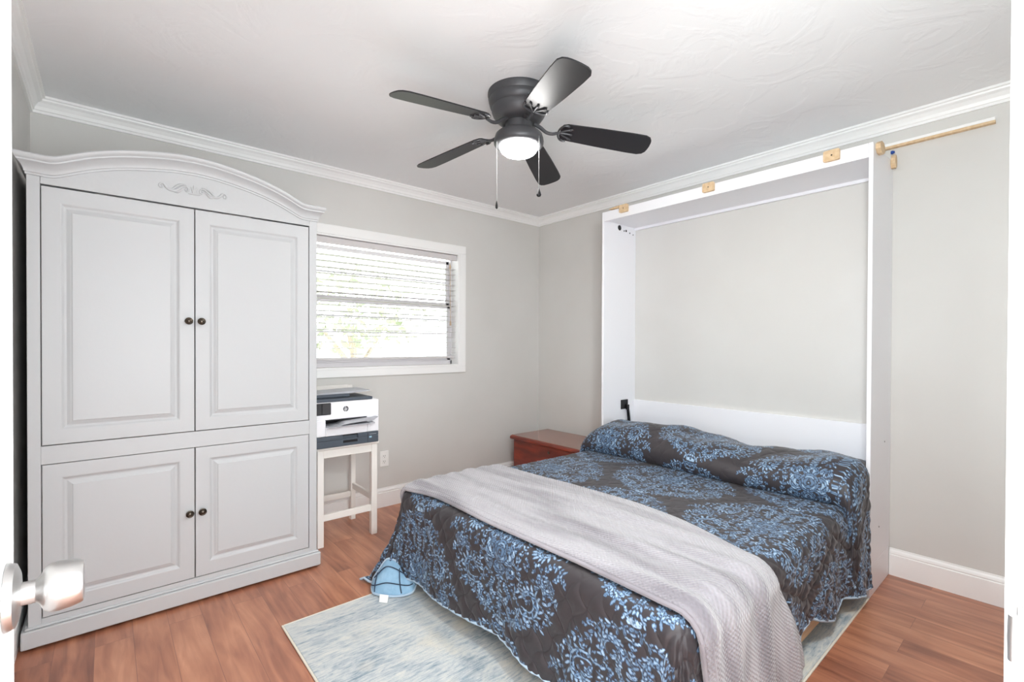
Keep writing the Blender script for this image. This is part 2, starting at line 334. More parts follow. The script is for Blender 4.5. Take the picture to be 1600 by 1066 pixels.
# crown moulding: one run per wall, mitred
CP = [(0, 0), (.010, 0), (.011, .012), (.016, .015), (.020, .030), (.032, .046), (.046, .054), (.048, .062), (.058, .064), (.058, .075), (0, .075)]   # (out from wall, up from 2.365)
def crown(name, ends):
    (p0, n0), (p1, n1) = ends
    mb = MB(); mb.sweep([[(p[0] + n[0] * o, p[1] + n[1] * o, 2.365 + h) for o, h in CP] for p, n in ((p0, n0), (p1, n1))]); struct(mb, name, M['trim'])
crown('trim_1', (((0, .256), (1, 1)), ((0, D), (1, -1))))
crown('trim_2', (((0, D), (1, -1)), ((W, D), (-1, -1))))
crown('trim_3', (((W, D), (-1, -1)), ((W, .256), (-1, 1))))
BP = [(0, 0), (.014, 0), (.014, .108), (.010, .112), (.012, .118), (.009, .128), (.004, .136), (.003, .1426), (0, .1426)]
def base(name, ends):
    (p0, n0), (p1, n1) = ends
    struct(MB().sweep([[(p[0] + n[0] * o, p[1] + n[1] * o, h) for o, h in BP] for p, n in ((p0, n0), (p1, n1))]), name, M['trim'])
base('baseboard_left', (((0, .256), (1, 1)), ((0, D), (1, -1))))
base('baseboard_back', (((0, D), (1, -1)), ((W, D), (-1, -1))))
base('baseboard_right', (((W, .8385), (-1, 0)), ((W, .256), (-1, 1))))
# door frame round the doorway the picture is taken from, and the open door
jm = MB().box(JX1 - .018, JX1, .105, .258, 0, 2.06, .002).box(JX0 - .02, JX0 - .002, .105, .258, 0, 2.06, .002).box(JX0 - .02, JX1, .105, .258, 2.04, 2.06, .002)
jm.box(JX1 - .012, JX1 + .055, .2565, .271, 0, 2.10, .004).box(JX1 + .055, JX1 + .06, .2565, .268, 0, 2.10, .001).box(JX0 - .07, JX0 - .015, .2565, .268, 0, 2.10, .004).box(JX0 - .07, JX1 + .06, .2565, .268, 2.05, 2.11, .004)
jo = struct(jm, 'trim_4', M['trim'])
MB().box(JX1 - .0195, JX1 - .0178, .222, .262, .915, .975, .0005).lathe((JX1 - .022, .262, .945), [(.006, -.022), (.0065, 0), (.006, .022)], (0, 0, 1), 16).build('strike_plate', M['nickel'], jo)['label'] = 'satin nickel strike plate'
dm = empty('door_1', (.178, .275, 0), kind='structure')
DX0, DX1, DY0, DY1 = .161, .196, .285, 1.058
MB().box(DX0, DX1, DY0, DY1, .012, 2.03, .003).box(DX1, DX1 + .0015, DY1 - .017, DY1 - .012, .02, 2.02, .0005).build('door_leaf', M['trim'], dm)
KY, KZ = .997, .943
kn = MB(); kn.lathe((DX1, KY, KZ), [(.036, .0003), (.036, .003), (.034, .008), (.026, .011), (.015, .0125)], (1, 0, 0), 48)
kn.lathe((DX1, KY, KZ), [(.0125, .010), (.0125, .024), (.015, .027), (.023, .031), (.0265, .036), (.0275, .043), (.0265, .054), (.0245, .062), (.023, .0645), (.014, .0655)], (1, 0, 0), 48)
kb = kn.build('door_knob', M['nickel'], dm); kb['label'] = 'satin nickel door knob'
MB().box(.166, .19, DY1, DY1 + .0015, .90, .99, .0003).build('latch_plate', M['nickel'], dm)

# ------------------------------------------------------------------ window, blind, garden
w1 = empty('window_1', (1.9, D, WZ0), kind='structure')
cs = MB(); y0, y1 = D - .015, D - .0005
cs.box(1.178 - .065 + .0, 2.607, y0, y1, WZ1, 2.052, .003).box(1.113, 2.607, y0, y1, .987, WZ0, .003).box(WX1, 2.607, y0, y1, WZ0, WZ1, .003).box(1.113, WX0, y0, y1, WZ0, WZ1, .003)
cs.build('window_casing', M['trim'], w1)
jb = MB().box(WX1 - .012, WX1 - .0005, D - .014, D + T, WZ0 + .0005, WZ1 - .0005, .001).box(WX0 + .0005, WX0 + .012, D - .014, D + T, WZ0 + .0005, WZ1 - .0005, .001)
jb.box(WX0 + .012, WX1 - .012, D - .014, D + T, WZ1 - .012, WZ1 - .0005, .001).box(WX0 + .012, WX1 - .012, D - .014, D + T, WZ0 + .0005, WZ0 + .014, .001).build('window_jamb', M['trim'], w1)
fr = MB(); fy0, fy1 = D + .085, D + .125; xl, xr = WX0 + .012, WX1 - .012
fr.box(xr - .016, xr, fy0, fy1, WZ0 + .014, WZ1 - .012).box(xl, xl + .03, fy0, fy1, WZ0 + .014, WZ1 - .012).box(xl, xr, fy0, fy1, WZ1 - .024, WZ1 - .012).box(xl, xr, fy0, fy1, WZ0 + .014, WZ0 + .045)
fr.build('window_frame', M['sash'], w1)
for nm, za, zb, yy in (('upper_sash', 1.545, 1.93, D + .108), ('lower_sash', 1.088, 1.555, D + .088)):
    s = MB(); a, b = xl + .03, xr - .016; y2 = yy + .016
    s.box(a, a + .028, yy, y2, za, zb).box(b - .028, b, yy, y2, za, zb).box(a, b, yy, y2, zb - .03, zb).box(a, b, yy, y2, za, za + .03)
    for zz in ((1.745,) if za > 1.5 else (1.428, 1.312)): s.box(a, b, yy + .003, y2 - .003, zz - .006, zz + .006)
    so = s.build(nm, M['sash'], w1)
    MB().box(a + .02, b - .02, yy + .006, yy + .010, za + .02, zb - .02, 0).build('pane', M['glass'], so)
bl = empty('window_blind', (1.86, D + .035, WZ1 - .02), 'white horizontal slat blind hanging lowered with open slats in the window', 'blind')
bx0, bx1 = WX0 + .016, WX1 - .016
MB().box(bx0, bx1, D + .004, D + .014, WZ1 - .062, WZ1 - .016, .002).box(bx0 + .002, bx1 - .002, D + .016, D + .055, WZ1 - .05, WZ1 - .016, .001).build('valance', M['slat'], bl)
sl = MB(); zs = [1.150 + .0437 * i for i in range(17)]
for z in zs:
    n = 6; P = []
    for i in range(n):
        q = i / (n - 1) - .5; P.append((q * .05, .0022 * (1 - 4 * q * q) + q * -.003))
    secs = [[(x, D + .037 + a, z + h + .0014) for a, h in P] + [(x, D + .037 + a, z + h - .0014) for a, h in reversed(P)] for x in (bx0 + .004, bx1 - .004)]
    sl.sweep(secs)
sl.build('slats', M['slat'], bl)
MB().box(bx0 + .004, bx1 - .004, D + .012, D + .062, 1.108, 1.126, .004).build('bottom_rail', M['slat'], bl)
cdm = MB()
for x in (1.40, 1.66, 1.92, 2.18, 2.40):
    for yy in (D + .0095, D + .0645): cdm.tube([(x, yy, 1.12), (x, yy, 1.93)], .0009, 6)
cdm.build('ladder_cords', M['cord'], bl)
MB().tube([(2.462, D + .0085, 1.90), (2.463, D + .007, 1.62), (2.465, D + .006, 1.42)], .0022, 6).lathe((2.462, D + .008, 1.87), [(.004, -.02), (.009, -.008), (.006, .01), (.003, .02)], n=12).lathe((2.465, D + .006, 1.40), [(.002, .03), (.007, 0), (.008, -.02)], n=12).build('pull_cord', M['tan'], bl)['label'] = 'tan pull cords with wooden tassels'
g = MB().box(-6, 10, D + T + .3, D + 16, -.35, -.25, 0).build('lawn', M['lawn']); g['kind'] = 'structure'
def tree(name, x, y, h, cr, n, label, sx=1.0):
    t = empty(name, (x, y, -.25), label, 'tree')
    MB().tube(smooth_path([(x, y, -.25), (x + .05, y, h * .4), (x - .05, y + .05, h * .8)], 8), np.linspace(.11, .05, 8), 8).tube([(x, y, h * .4), (x + .5, y + .2, h * .75)], [.06, .03], 6).tube([(x, y, h * .45), (x - .5, y - .1, h * .8)], [.06, .03], 6).build('trunk', M['bark'], t)
    mb = MB()
    for i in range(n):
        d = rng.normal(size=3); d /= np.linalg.norm(d); rr = cr * rng.uniform(.25, 1) ** .5
        c = np.array((x, y, h)) + d * rr * np.array((sx, 1, .75)); a = rng.normal(size=3); a /= np.linalg.norm(a); b = np.cross(a, rng.normal(size=3)); b /= np.linalg.norm(b); k = rng.uniform(.06, .13)
        mb.add([c - a * k, c + b * k * .5, c + a * k, c - b * k * .5], [(0, 1, 2, 3)])
    mb.build('foliage', M['leaf'], t, auto=False)
tree('garden_tree', 3.35, D + 4.2, 1.75, .95, 420, 'pale green garden tree seen low through the window blind', 1.3)
tree('garden_tree', 2.1, D + 6.5, 2.6, 1.3, 420, 'taller thin garden tree further out beyond the window blind')

# ------------------------------------------------------------------ armoire
F = 2.905
ar = empty('armoire', (.602, 3.2, 0), 'tall white armoire with arched top and four panelled doors', 'wardrobe')
AX0, AX1, AB = .044, 1.160, 3.50
def arch(x, top=False):
    u = abs(x - .602)
    ks = [0, .08, .16, .24, .30, .367, .42, .455, .478, .49, .56]
    v = [2.017, 2.013, 2.001, 1.985, 1.969, 1.946, 1.922, 1.904, 1.895, 1.894, 1.896]
    return float(np.interp(u, ks, v))
xs = np.linspace(AX0, AX1, 81); zs_ = np.array([arch(x) for x in xs]); k_ = np.array([1, 2, 1]) / 4
zs_ = np.convolve(np.pad(zs_, 1, 'edge'), k_, 'valid')
ca = MB()
ca.box(AX0, AX0 + .02, F + .02, AB, .06, 1.90, .001).box(AX1 - .02, AX1, F + .02, AB, .06, 1.90, .001).box(AX0 + .02, AX1 - .02, AB - .012, AB, .06, 1.90, 0)
ca.box(AX0 + .02, AX1 - .02, F + .022, AB - .012, .07, .09, 0).box(AX0 + .02, AX1 - .02, F + .03, AB - .012, .76, .78, 0)
# face frame
ca.box(AX0, .0825, F, F + .022, .06, 1.894, .0012).box(1.1205, AX1, F, F + .022, .06, 1.894, .0012)
ca.box(.0825, 1.1205, F, F + .022, .734, .808, .0008).box(.0825, 1.1205, F, F + .022, .06, .1135, .0008)
poly = [(.0825, F, 1.8635)] + [(x, F, z + .02) for x, z in zip(xs, zs_) if .0825 < x < 1.1205] + [(1.1205, F, 1.8635)]
ca.prism(poly, (0, .022, 0))
for i in range(0, 80, 4):                                # arched roof following the crown
    ca.add([(xs[i], F + .02, zs_[i] + .05), (xs[i + 4], F + .02, zs_[i + 4] + .05), (xs[i + 4], AB, zs_[i + 4] + .05), (xs[i], AB, zs_[i] + .05)], [(0, 1, 2, 3)])
ca.build('carcass', M['arm'], ar)
MB().box(AX0 + .021, AX1 - .021, F + .0225, F + .029, .092, 1.85, 0).build('door_gap_shade', M['gap'], ar)  # dark sheet behind the doors, its colour giving the gaps their shade
# crown with returns at both ends
CR = [(0, -.004), (.006, -.004), (.007, .004), (.012, .006), (.014, .014), (.022, .026), (.036, .036), (.046, .040), (.047, .046), (.053, .050), (.058, .058), (.059, .064), (.055, .069), (0, .069)]
RET = .018
secs = []
def sec(x, y, z, dx, dy, lim=1): return [(x + o * dx, y + o * dy, z + h) for o, h in CR]
secs.append(sec(AX0, AB, zs_[0], -.55, 0)); secs.append(sec(AX0, F, zs_[0], -.55, -1))
for x, z in list(zip(xs, zs_))[1:-1]: secs.append(sec(x, F, z, 0, -1))
secs.append(sec(AX1, F, zs_[-1], .55, -1)); secs.append(sec(AX1, AB, zs_[-1], .55, 0))
MB().sweep(secs, smooth=True).build('crown', M['arm'], ar)
# plinth
pl = MB()
for (x0, x1, y0, y1, z0, z1, b) in ((.024, 1.176, F - .02, F + .03, .012, .082, .004), (.024, .05, F + .03, AB, .012, .082, .004), (1.15, 1.176, F + .03, AB, .012, .082, .004), (.034, 1.168, F - .011, F + .02, .082, .092, .004), (.034, .044, F + .02, AB, .082, .092, .003), (1.16, 1.168, F + .02, AB, .082, .092, .003)): pl.box(x0, x1, y0, y1, z0, z1, b)
pl.build('plinth', M['arm'], ar)
for x in (.07, 1.13):
    for y in (F + .05, AB - .06): MB().box(x - .03, x + .03, y - .03, y + .03, 0, .0125, .001).build('glide', M['gap'], ar)
def panel_door(x0, x1, z0, z1, kx, kz, px0, px1, pz0, pz1):
    """stile-and-rail door with a raised panel: nested rectangles (inset, depth)"""
    mb = MB(); rect = lambda a, b, c, d, y: [(a, y, c), (b, y, c), (b, y, d), (a, y, d)]
    rings = [rect(x0, x1, z0, z1, F + .018), rect(x0, x1, z0, z1, F + .0015), rect(x0 + .002, x1 - .002, z0 + .002, z1 - .002, F)]
    for d, y in ((0, 0), (.004, .0015), (.010, .007), (.014, .0085), (.018, .0085), (.028, .0035), (.034, .0015), (.036, -.0005), (.038, -.0008)):
        rings.append(rect(px0 + d, px1 - d, pz0 + d, pz1 - d, F + y))
    vs = [p for r in rings for p in r]; fs = [(0, 1, 2, 3)]
    for i in range(len(rings) - 1): fs += [(i * 4 + k, i * 4 + (k + 1) % 4, i * 4 + 4 + (k + 1) % 4, i * 4 + 4 + k) for k in range(4)]
    fs.append(tuple(4 * (len(rings) - 1) + k for k in range(4)))
    mb.add(vs, fs); d = mb.build('door', M['arm'], ar)
    k = MB().lathe((kx, F, kz), [(.009, -.0002), (.009, .003), (.006, .006), (.006, .012), (.012, .014), (.0165, .017), (.0165, .020), (.0135, .0215), (.0115, .0205), (.0105, .022), (.009, .026), (.005, .0285), (.001, .029)], (0, -1, 0), 32).build('knob', M['bronze'], d)
    k['label'] = 'round aged bronze knob'
    return d
panel_door(.0855, .5985, .8115, 1.8560, .5755, 1.329, .141, .543, .868, 1.796)
panel_door(.6025, 1.1165, .8115, 1.8560, .6255, 1.329, .658, 1.062, .868, 1.796)
panel_door(.0855, .5985, .1165, .7310, .5785, .426, .141, .543, .178, .676)
panel_door(.6025, 1.1175, .1165, .7310, .6285, .426, .658, 1.062, .178, .676)
ap = MB(); ya = F - .002
def app(pts, r, n=26):
    for sgn in (1, -1):
        P = smooth_path([(.598 + sgn * a, ya, 1.924 + b) for a, b in pts], n); ap.tube(P, r if not hasattr(r, '__len__') else np.interp(np.linspace(0, 1, n), np.linspace(0, 1, len(r)), r), 8, flat=1.1, up=(0, 1, 0))
app([(.125, .022), (.118, .012), (.126, .006), (.133, .014), (.128, .026), (.115, .026), (.105, .012), (.09, .003), (.07, .006), (.055, .018), (.04, .030), (.026, .028), (.022, .016), (.030, .008), (.036, .016), (.031, .021)], [.002, .004, .006, .005, .004, .003])
app([(.098, .006), (.08, .012), (.066, .026), (.05, .036), (.03, .038)], [.002, .005, .006, .003])
app([(.078, -.002), (.064, .000), (.052, .010), (.044, .020)], [.003, .006, .004, .002])
app([(.0, .002), (.012, .002), (.024, .004)], .004, 8)
app([(.004, .004), (.006, .02), (.012, .034)], [.003, .005, .002], 12)
ap.tube([(.598, ya, 1.926), (.598, ya, 1.945), (.598, ya, 1.968)], [.003, .006, .002], 8)
ap.build('carved_applique', M['arm'], ar)

# ------------------------------------------------------------------ bar stool with back, printer
st = empty('bar_stool', (1.424, 3.31, 0), 'white wooden bar stool by the armoire carrying the printer', 'stool')
for x in (1.235, 1.574):
    MB().box(x, x + .038, 3.12, 3.156, 0, .585, .002).build('leg', M['stool'], st)
    MB().prism([(x + .003, 3.462, .0), (x + .003, 3.50, .0), (x + .003, 3.497, .585), (x + .003, 3.541, .935), (x + .003, 3.521, .935), (x + .003, 3.462, .585)], (.031, 0, 0)).build('leg', M['stool'], st)
MB().box(1.228, 1.618, 3.105, 3.458, .585, .602, .004).build('seat', M['stool'], st)
MB().box(1.273, 1.574, 3.124, 3.146, .535, .585, .001).box(1.273, 1.574, 3.47, 3.49, .535, .585, .001).box(1.240, 1.262, 3.156, 3.462, .535, .585, .001).box(1.585, 1.606, 3.156, 3.462, .535, .585, .001).build('apron', M['stool'], st)
MB().box(1.273, 1.574, 3.126, 3.146, .153, .193, .002).build('stretcher', M['stool'], st)
MB().box(1.269, 1.577, 3.472, 3.490, .158, .198, .002).build('stretcher', M['stool'], st)
for x in (1.244, 1.583): MB().box(x, x + .02, 3.156, 3.462, .215, .255, .002).build('stretcher', M['stool'], st)
MB().prism([(1.269, 3.520, .885), (1.269, 3.536, .885), (1.269, 3.5405, .937), (1.269, 3.5245, .937)], (.308, 0, 0)).prism([(1.269, 3.497, .72), (1.269, 3.513, .72), (1.269, 3.517, .76), (1.269, 3.501, .76)], (.308, 0, 0)).build('backrest', M['stool'], st)

pr = empty('printer', (1.40, 3.26, .603), 'white and slate grey office printer on the white bar stool', 'printer')
PX0, PX1, PY0, PY1, PB = 1.182, 1.606, 3.085, 3.44, .6035
body = MB()
body.box(PX0, PX1, PY0, PY1, .770, .874, .004).box(PX0, 1.272, PY0, PY1, .672, .770, .004).box(1.527, PX1, PY0, PY1, .672, .770, .004).box(1.272, 1.527, PY0 + .001, PY1, .672, .725, .002).box(1.272, 1.527, PY0 + .12, PY1, .725, .770, 0)
body.build('body', M['pwhite'], pr)
MB().box(1.2735, 1.5255, PY0 + .10, PY0 + .119, .7255, .7695, 0).box(1.2735, 1.5255, PY0 + .004, PY0 + .10, .764, .7695, 0).build('output_slot', M['pblack'], pr)
tr = MB().box(PX0 + .003, PX1 - .004, PY0 - .004, PY1, PB, .6445, .003).box(PX0 + .003, 1.372, PY0 - .004, PY1, .6445, .6705, .003).box(1.468, PX1 - .004, PY0 - .004, PY1, .6445, .6705, .003).box(1.372, 1.468, PY0 + .01, PY1, .6445, .664, 0)
tro = tr.build('paper_tray', M['pgrey'], pr)
MB().box(1.374, 1.466, PY0 - .0055, PY0 + .002, .622, .638, .002).box(1.374, 1.466, PY0 + .002, PY0 + .0095, .6645, .6705, 0).build('grip', M['pblack'], tro)
for x in (1.216, 1.529): MB().box(x, x + .002, PY0 - .0048, PY0 - .003, .606, .668, 0).build('seam', M['pblack'], tro)
MB().lathe((1.199, PY0 - .0035, .638), [(.004, 0), (.004, .001)], (0, -1, 0), 16).build('key_hole', M['pblack'], tro)
MB().box(1.540, 1.556, PY0 - .0048, PY0 - .0035, .634, .645, .0003).build('sticker', M['pblue'], tro)['label'] = 'small pale blue sticker'
MB().box(1.542, 1.586, PY0 - .0048, PY0 - .0035, .6555, .6575, .0002).build('trim_line', M['plight'], tro)
scr = MB().box(1.214, 1.302, PY0 - .006, PY0 + .004, .801, .872, .004).build('control_panel', M['pblack'], pr)
MB().box(1.252, 1.298, PY0 - .0072, PY0 - .0055, .806, .868, .002).build('screen', mat('grey_screen', lin((66, 66, 68)), .15, bump=(20, .005, 1)), scr)
MB().box(1.218, 1.242, PY0 - .0072, PY0 - .0055, .806, .868, .002).build('key_pad', mat('dark_keys', lin((56, 56, 58)), .3, bump=(20, .005, 1)), scr)
# round badge: dark disc cut by the slanted white letters h and p
lg = MB().lathe((1.392, PY0, .829), [(.0165, -.0005), (.0165, .0006), (.016, .0009)], (0, -1, 0), 40).build('badge', M['logo'], pr); lg['label'] = 'round dark badge with slanted white letters hp'
le = MB()
def ltr(pts, w=.0026):
    pts = [(1.392 + a, PY0 - .0012, .829 + b) for a, b in pts]
    for (p, q) in zip(pts[:-1], pts[1:]):
        p, q = Vector(p), Vector(q); d = (q - p).normalized(); s = Vector((0, 1, 0)).cross(d) * w / 2
        le.prism([p - s - d * w * .3, p + s - d * w * .3, q + s + d * w * .3, q - s + d * w * .3], (0, .0006, 0))
ltr([(-.0005, .0165), (-.0090, -.0085)]); ltr([(-.0050, .0045), (-.0015, .0050), (-.0008, .0032), (-.0042, -.0085)])
ltr([(.0048, .0050), (-.0024, -.0165)]); ltr([(.0040, .0050), (.0082, .0048), (.0088, .0030), (.0058, -.0060), (.0045, -.0078), (.0006, -.0080)])
le.build('letters', M['pwhite'], lg)
MB().box(PX0 - .0, 1.570, PY0 + .012, PY1 - .004, .8745, .893, .004).build('scanner_lid', M['pgrey'], pr)
fd = MB().box(PX0 + .0, 1.44, PY0 + .05, PY1 - .01, .8935, .915, .006).prism([(1.44, PY0 + .06, .8935), (1.44, PY0 + .06, .912), (1.36, PY0 + .06, .915), (1.36, PY0 + .06, .8935)], (0, .22, 0)).build('document_feeder', M['pgrey'], pr)
MB().prism([(PX0, PY0 + .07, .9155), (1.46, PY0 + .07, .9155), (1.575, PY0 + .07, .9230), (1.580, PY0 + .07, .9285), (1.50, PY0 + .07, .9300), (PX0, PY0 + .07, .9190)], (0, .22, 0)).build('feeder_tray', M['plight'], pr)
ot = MB().box(1.275, 1.524, PY0 - .045, PY0 + .098, .728, .7335, .002)
ot.prism([(1.30, PY0 - .01, .7345), (1.335, PY0 - .04, .7345), (1.385, PY0 - .045, .757), (1.52, PY0 - .045, .764), (1.585, PY0 - .04, .768), (1.555, PY0 - .04, .750), (1.40, PY0 - .045, .744)], (0, .10, 0))
ot.box(1.524, 1.56, PY0 - .045, PY0 - .0005, .728, .736, .001).build('output_tray', M['plight'], pr)

# ------------------------------------------------------------------ outlet
ou = empty('wall_outlet', (1.871, D, .36), 'white double wall outlet on the grey wall under the window', 'outlet')
po = MB().box(1.836, 1.906, D - .006, D, .302, .419, .003).build('cover_plate', M['plate'], ou)
for z in (.340, .381):
    MB().box(1.856, 1.886, D - .008, D - .0055, z - .015, z + .015, .0015).build('receptacle', M['plate'], ou)
    MB().box(1.863, 1.865, D - .0085, D - .0078, z - .003, z + .007, 0).box(1.876, 1.878, D - .0085, D - .0078, z - .003, z + .007, 0).lathe((1.871, D - .0078, z - .009), [(.0025, 0), (.0025, .0006)], (0, -1, 0), 10).build('slots', M['gap'], ou)

# ------------------------------------------------------------------ cedar chest
ch = empty('cedar_chest', (3.2, 2.98, 0), 'reddish brown wooden chest in the corner behind the bed', 'chest')
CX0, CX1, CY0, CY1 = 2.985, 3.44, 2.53, 3.40
MB().box(CX0 + .02, CX1, CY0 + .01, CY1 - .015, .05, .392, .004).build('body', M['cherry'], ch)
lid = MB(); sx = [(0, .394), (.012, .394), (.012, .428)]
prof = [(CX0 + .006, .393), (CX0 - .004, .398), (CX0 - .008, .408), (CX0 - .004, .420), (CX0 + .008, .426), (CX1, .426), (CX1, .393)]
lid.prism([(x, CY0 - .004, z) for x, z in prof], (0, CY1 - CY0 + .008, 0)).build('lid', M['cherry'], ch)
MB().box(CX0 + .010, CX1, CY0, CY1, .4262, .4300, .0015).build('lid_top', M['cherrytop'], ch)['label'] = 'paler brown top surface of the lid'  # thin top sheet, paler and greyer than the chest body
MB().box(CX0 + .005, CX1, CY0, CY1 - .004, .0, .05, .004).build('base_moulding', M['cherry'], ch)
MB().lathe((CX0 + .02, 2.95, .345), [(.012, -.001), (.012, .003), (.008, .005), (.003, .005)], (-1, 0, 0), 24).build('lock', M['bronze'], ch)['label'] = 'small round bronze lock'

# ------------------------------------------------------------------ ceiling fan
FX, FY = 1.805, 1.967
fa = empty('ceiling_fan', (FX, FY, H), 'black five-blade ceiling fan with a glowing bowl light', 'ceiling fan')
MB().lathe((FX, FY, 0), [(.150, 2.4395), (.151, 2.428), (.148, 2.422), (.148, 2.412), (.144, 2.406), (.146, 2.398), (.140, 2.375), (.131, 2.366), (.132, 2.352), (.126, 2.335), (.112, 2.315), (.098, 2.303), (.07, 2.298)], n=64).build('motor_housing', M['fan'], fa)
MB().lathe((FX, FY, 0), [(.066, 2.2975), (.066, 2.252), (.060, 2.245)], n=48).build('switch_hub', M['fan'], fa)
MB().lathe((FX, FY, 0), [(.06, 2.248), (.104, 2.246), (.113, 2.238), (.119, 2.220), (.121, 2.208), (.120, 2.196), (.115, 2.189), (.104, 2.184), (.094, 2.183), (.092, 2.190)], n=64).build('light_ring', M['fan'], fa)
MB().lathe((FX, FY, 0), [(.091, 2.1885), (.0925, 2.182), (.091, 2.174), (.084, 2.161), (.070, 2.150), (.050, 2.142), (.028, 2.1385), (.004, 2.1375)], n=64).build('lamp_bowl', M['bowl'], fa)['label'] = 'glowing frosted glass bowl'
for ang in (179.2, -112.6, -33.6, 31.0, 104.2):
    A = math.radians(ang); er = Vector((math.cos(A), math.sin(A), 0)); et = Vector((-math.sin(A), math.cos(A), 0))
    pit = math.tan(math.radians(13)); dr = -.105
    def bp(r, w, dz=0): return Vector((FX, FY, 2.268)) + er * r + et * w + Vector((0, 0, dr * (r - .2) - pit * w + dz))
    out = []
    R0, R1 = .205, .655
    for r, w in ((R0, .030), (R0 + .008, .046), (R0 + .03, .055), (.40, .064), (.56, .069), (R1 - .035, .068), (R1 - .012, .058), (R1 - .001, .042)): out.append((r, w))
    for k in range(1, 6): out.append((R1 + .004 * math.sin(PI * k / 6), .042 - .084 * k / 6))
    for r, w in ((R1 - .001, .042), (R1 - .012, .058), (R1 - .035, .068), (.56, .069), (.40, .064), (R0 + .03, .055), (R0 + .008, .046), (R0, .030)): out.append((r, -w))
    bo = MB().prism([bp(r, w, 0) for r, w in out], (0, 0, .006)).build('blade', M['blade'], fa)
    iron = MB(); nrm = Vector((0, 0, 1))
    arm = smooth_path([tuple(Vector((FX, FY, 2.300)) + er * .075), tuple(Vector((FX, FY, 2.284)) + er * .105), tuple(Vector((FX, FY, 2.262)) + er * .135), tuple(Vector((FX, FY, 2.256)) + er * .165), tuple(bp(.195, 0, -.006))], 14)
    iron.tube(arm, np.linspace(.010, .007, 14), 10)
    rim = [tuple(bp(.228 - .034 * math.cos(a), .054 * math.sin(a), -.004)) for a in np.linspace(-PI * .62, PI * .62, 25)]
    iron.tube(rim, .0048, 8); iron.tube([tuple(bp(.194, 0, -.004)), tuple(bp(.262, 0, -.004))], [.006, .004], 8)
    for sg in (1, -1): iron.tube(smooth_path([tuple(bp(.20, 0, -.004)), tuple(bp(.225, sg * .018, -.004)), tuple(bp(.252, sg * .030, -.004)), tuple(bp(.262, sg * .038, -.004))], 10), .0042, 8)
    for q in ((.258, 0), (.25, .03), (.25, -.03)): iron.lathe(bp(q[0], q[1], -.010), [(.001, 0), (.006, .002), (.006, .007)], n=12)
    iron.build('blade_iron', M['fan'], bo)
for (dx, dy, zt, zb, fob, nm) in ((-.112, .030, 2.205, 1.905, 0, 'a'), (.02, -.121, 2.205, 1.955, 1, 'b')):
    p = (FX + dx, FY + dy)
    c = MB().tube([(*p, zt), (*p, zb)], .0011, 6).build('pull_chain', M['chain'], fa); c['label'] = 'thin silver pull chain'
    if fob: MB().lathe((*p, zb), [(.001, .004), (.004, -.004), (.009, -.018), (.0115, -.027), (.009, -.034), (.002, -.037)], n=20).build('chain_fob', M['black'], c)['label'] = 'black teardrop fob'
    else: MB().lathe((*p, zb), [(.001, .004), (.003, -.004), (.0055, -.018), (.006, -.030), (.002, -.036)], n=20).build('chain_fob', M['black'], c)['label'] = 'slim black fob'

# ------------------------------------------------------------------ wall bed cabinet
mu = empty('fold_down_bed', (3.28, 1.66, 0), 'white fold-down wall bed cabinet with bare wood blocks along its top', 'bed frame')
FXB, BXB = 3.08, W - .0005
def side(y0, y1): return MB().box(FXB, BXB - .0142, y0, y1, 0, .150, .0015).box(FXB, BXB, y0, y1, .150, 2.205, .0015)
ro = side(.840, .858).build('side_panel', M['mwhite'], mu)
lo_ = side(2.458, 2.476).build('side_panel', M['mwhite'], mu)
MB().box(FXB, FXB + .016, .8585, 2.4575, 2.136, 2.204, .001).build('top_fascia', M['mwhite'], mu)
MB().box(FXB + .0165, BXB - .02, .8585, 2.4575, 2.146, 2.164, .001).build('top_shelf', M['mwhite'], mu)
MB().box(BXB - .0195, BXB - .001, .8585, 2.4575, 2.128, 2.20, .001).build('back_rail', M['mwhite'], mu)
MB().box(BXB - .0195, BXB - .001, .8585, 2.4575, .30, .792, .001).build('headboard_panel', M['mwhite'], mu)
MB().box(FXB, FXB + .018, .8585, 2.4575, 0, .034, .001).build('base_rail', M['mwhite'], mu)
for y, zc_ in ((1.010, 2.186), (1.655, 2.186), (2.277, 2.192)):
    b = MB(); c = (FXB - .0185, FXB - .0005); w = .035
    P = [(-w, -.024), (-w + .006, -.027), (w - .006, -.027), (w, -.024), (w, .024), (w - .006, .027), (-w + .006, .027), (-w, .024)]
    b.prism([(c[0], y + a, zc_ + h) for a, h in P], (c[1] - c[0], 0, 0))
    o = b.build('wood_block', M['ply'], mu); o['label'] = 'bare pine block screwed to the white fascia'
    MB().lathe((c[0], y - .002, zc_), [(.004, -.001), (.004, .0008)], (-1, 0, 0), 12).build('screw', M['bronze'], o)
MB().prism([(FXB - .004, 2.325, 2.206), (FXB - .004, 2.40, 2.210), (FXB - .004, 2.415, 2.214), (FXB - .004, 2.36, 2.222), (FXB - .004, 2.325, 2.224)], (.02, 0, 0)).build('splintered_veneer', M['ply'], mu)
ob = MB(); P = [(.0 + .024 * math.cos(a) * .95, .036 * math.sin(a)) for a in np.linspace(0, 2 * PI, 9)[:-1] + PI / 8]
ob.prism([(3.44 + a, .8395, 2.195 + h) for a, h in P], (0, -.02, 0)).build('wood_block', M['ply'], mu)['label'] = 'small octagonal wood block on the outside of the panel'
ob = MB(); P = [(.050 * math.cos(a), .030 * math.sin(a)) for a in np.linspace(0, 2 * PI, 9)[:-1] + PI / 8]
ob.prism([(3.162 + a, .8395, 2.192 + h) for a, h in P], (0, -.02, 0)).build('wood_block', M['ply'], mu)['label'] = 'octagonal wood block at the top outer corner of the panel'
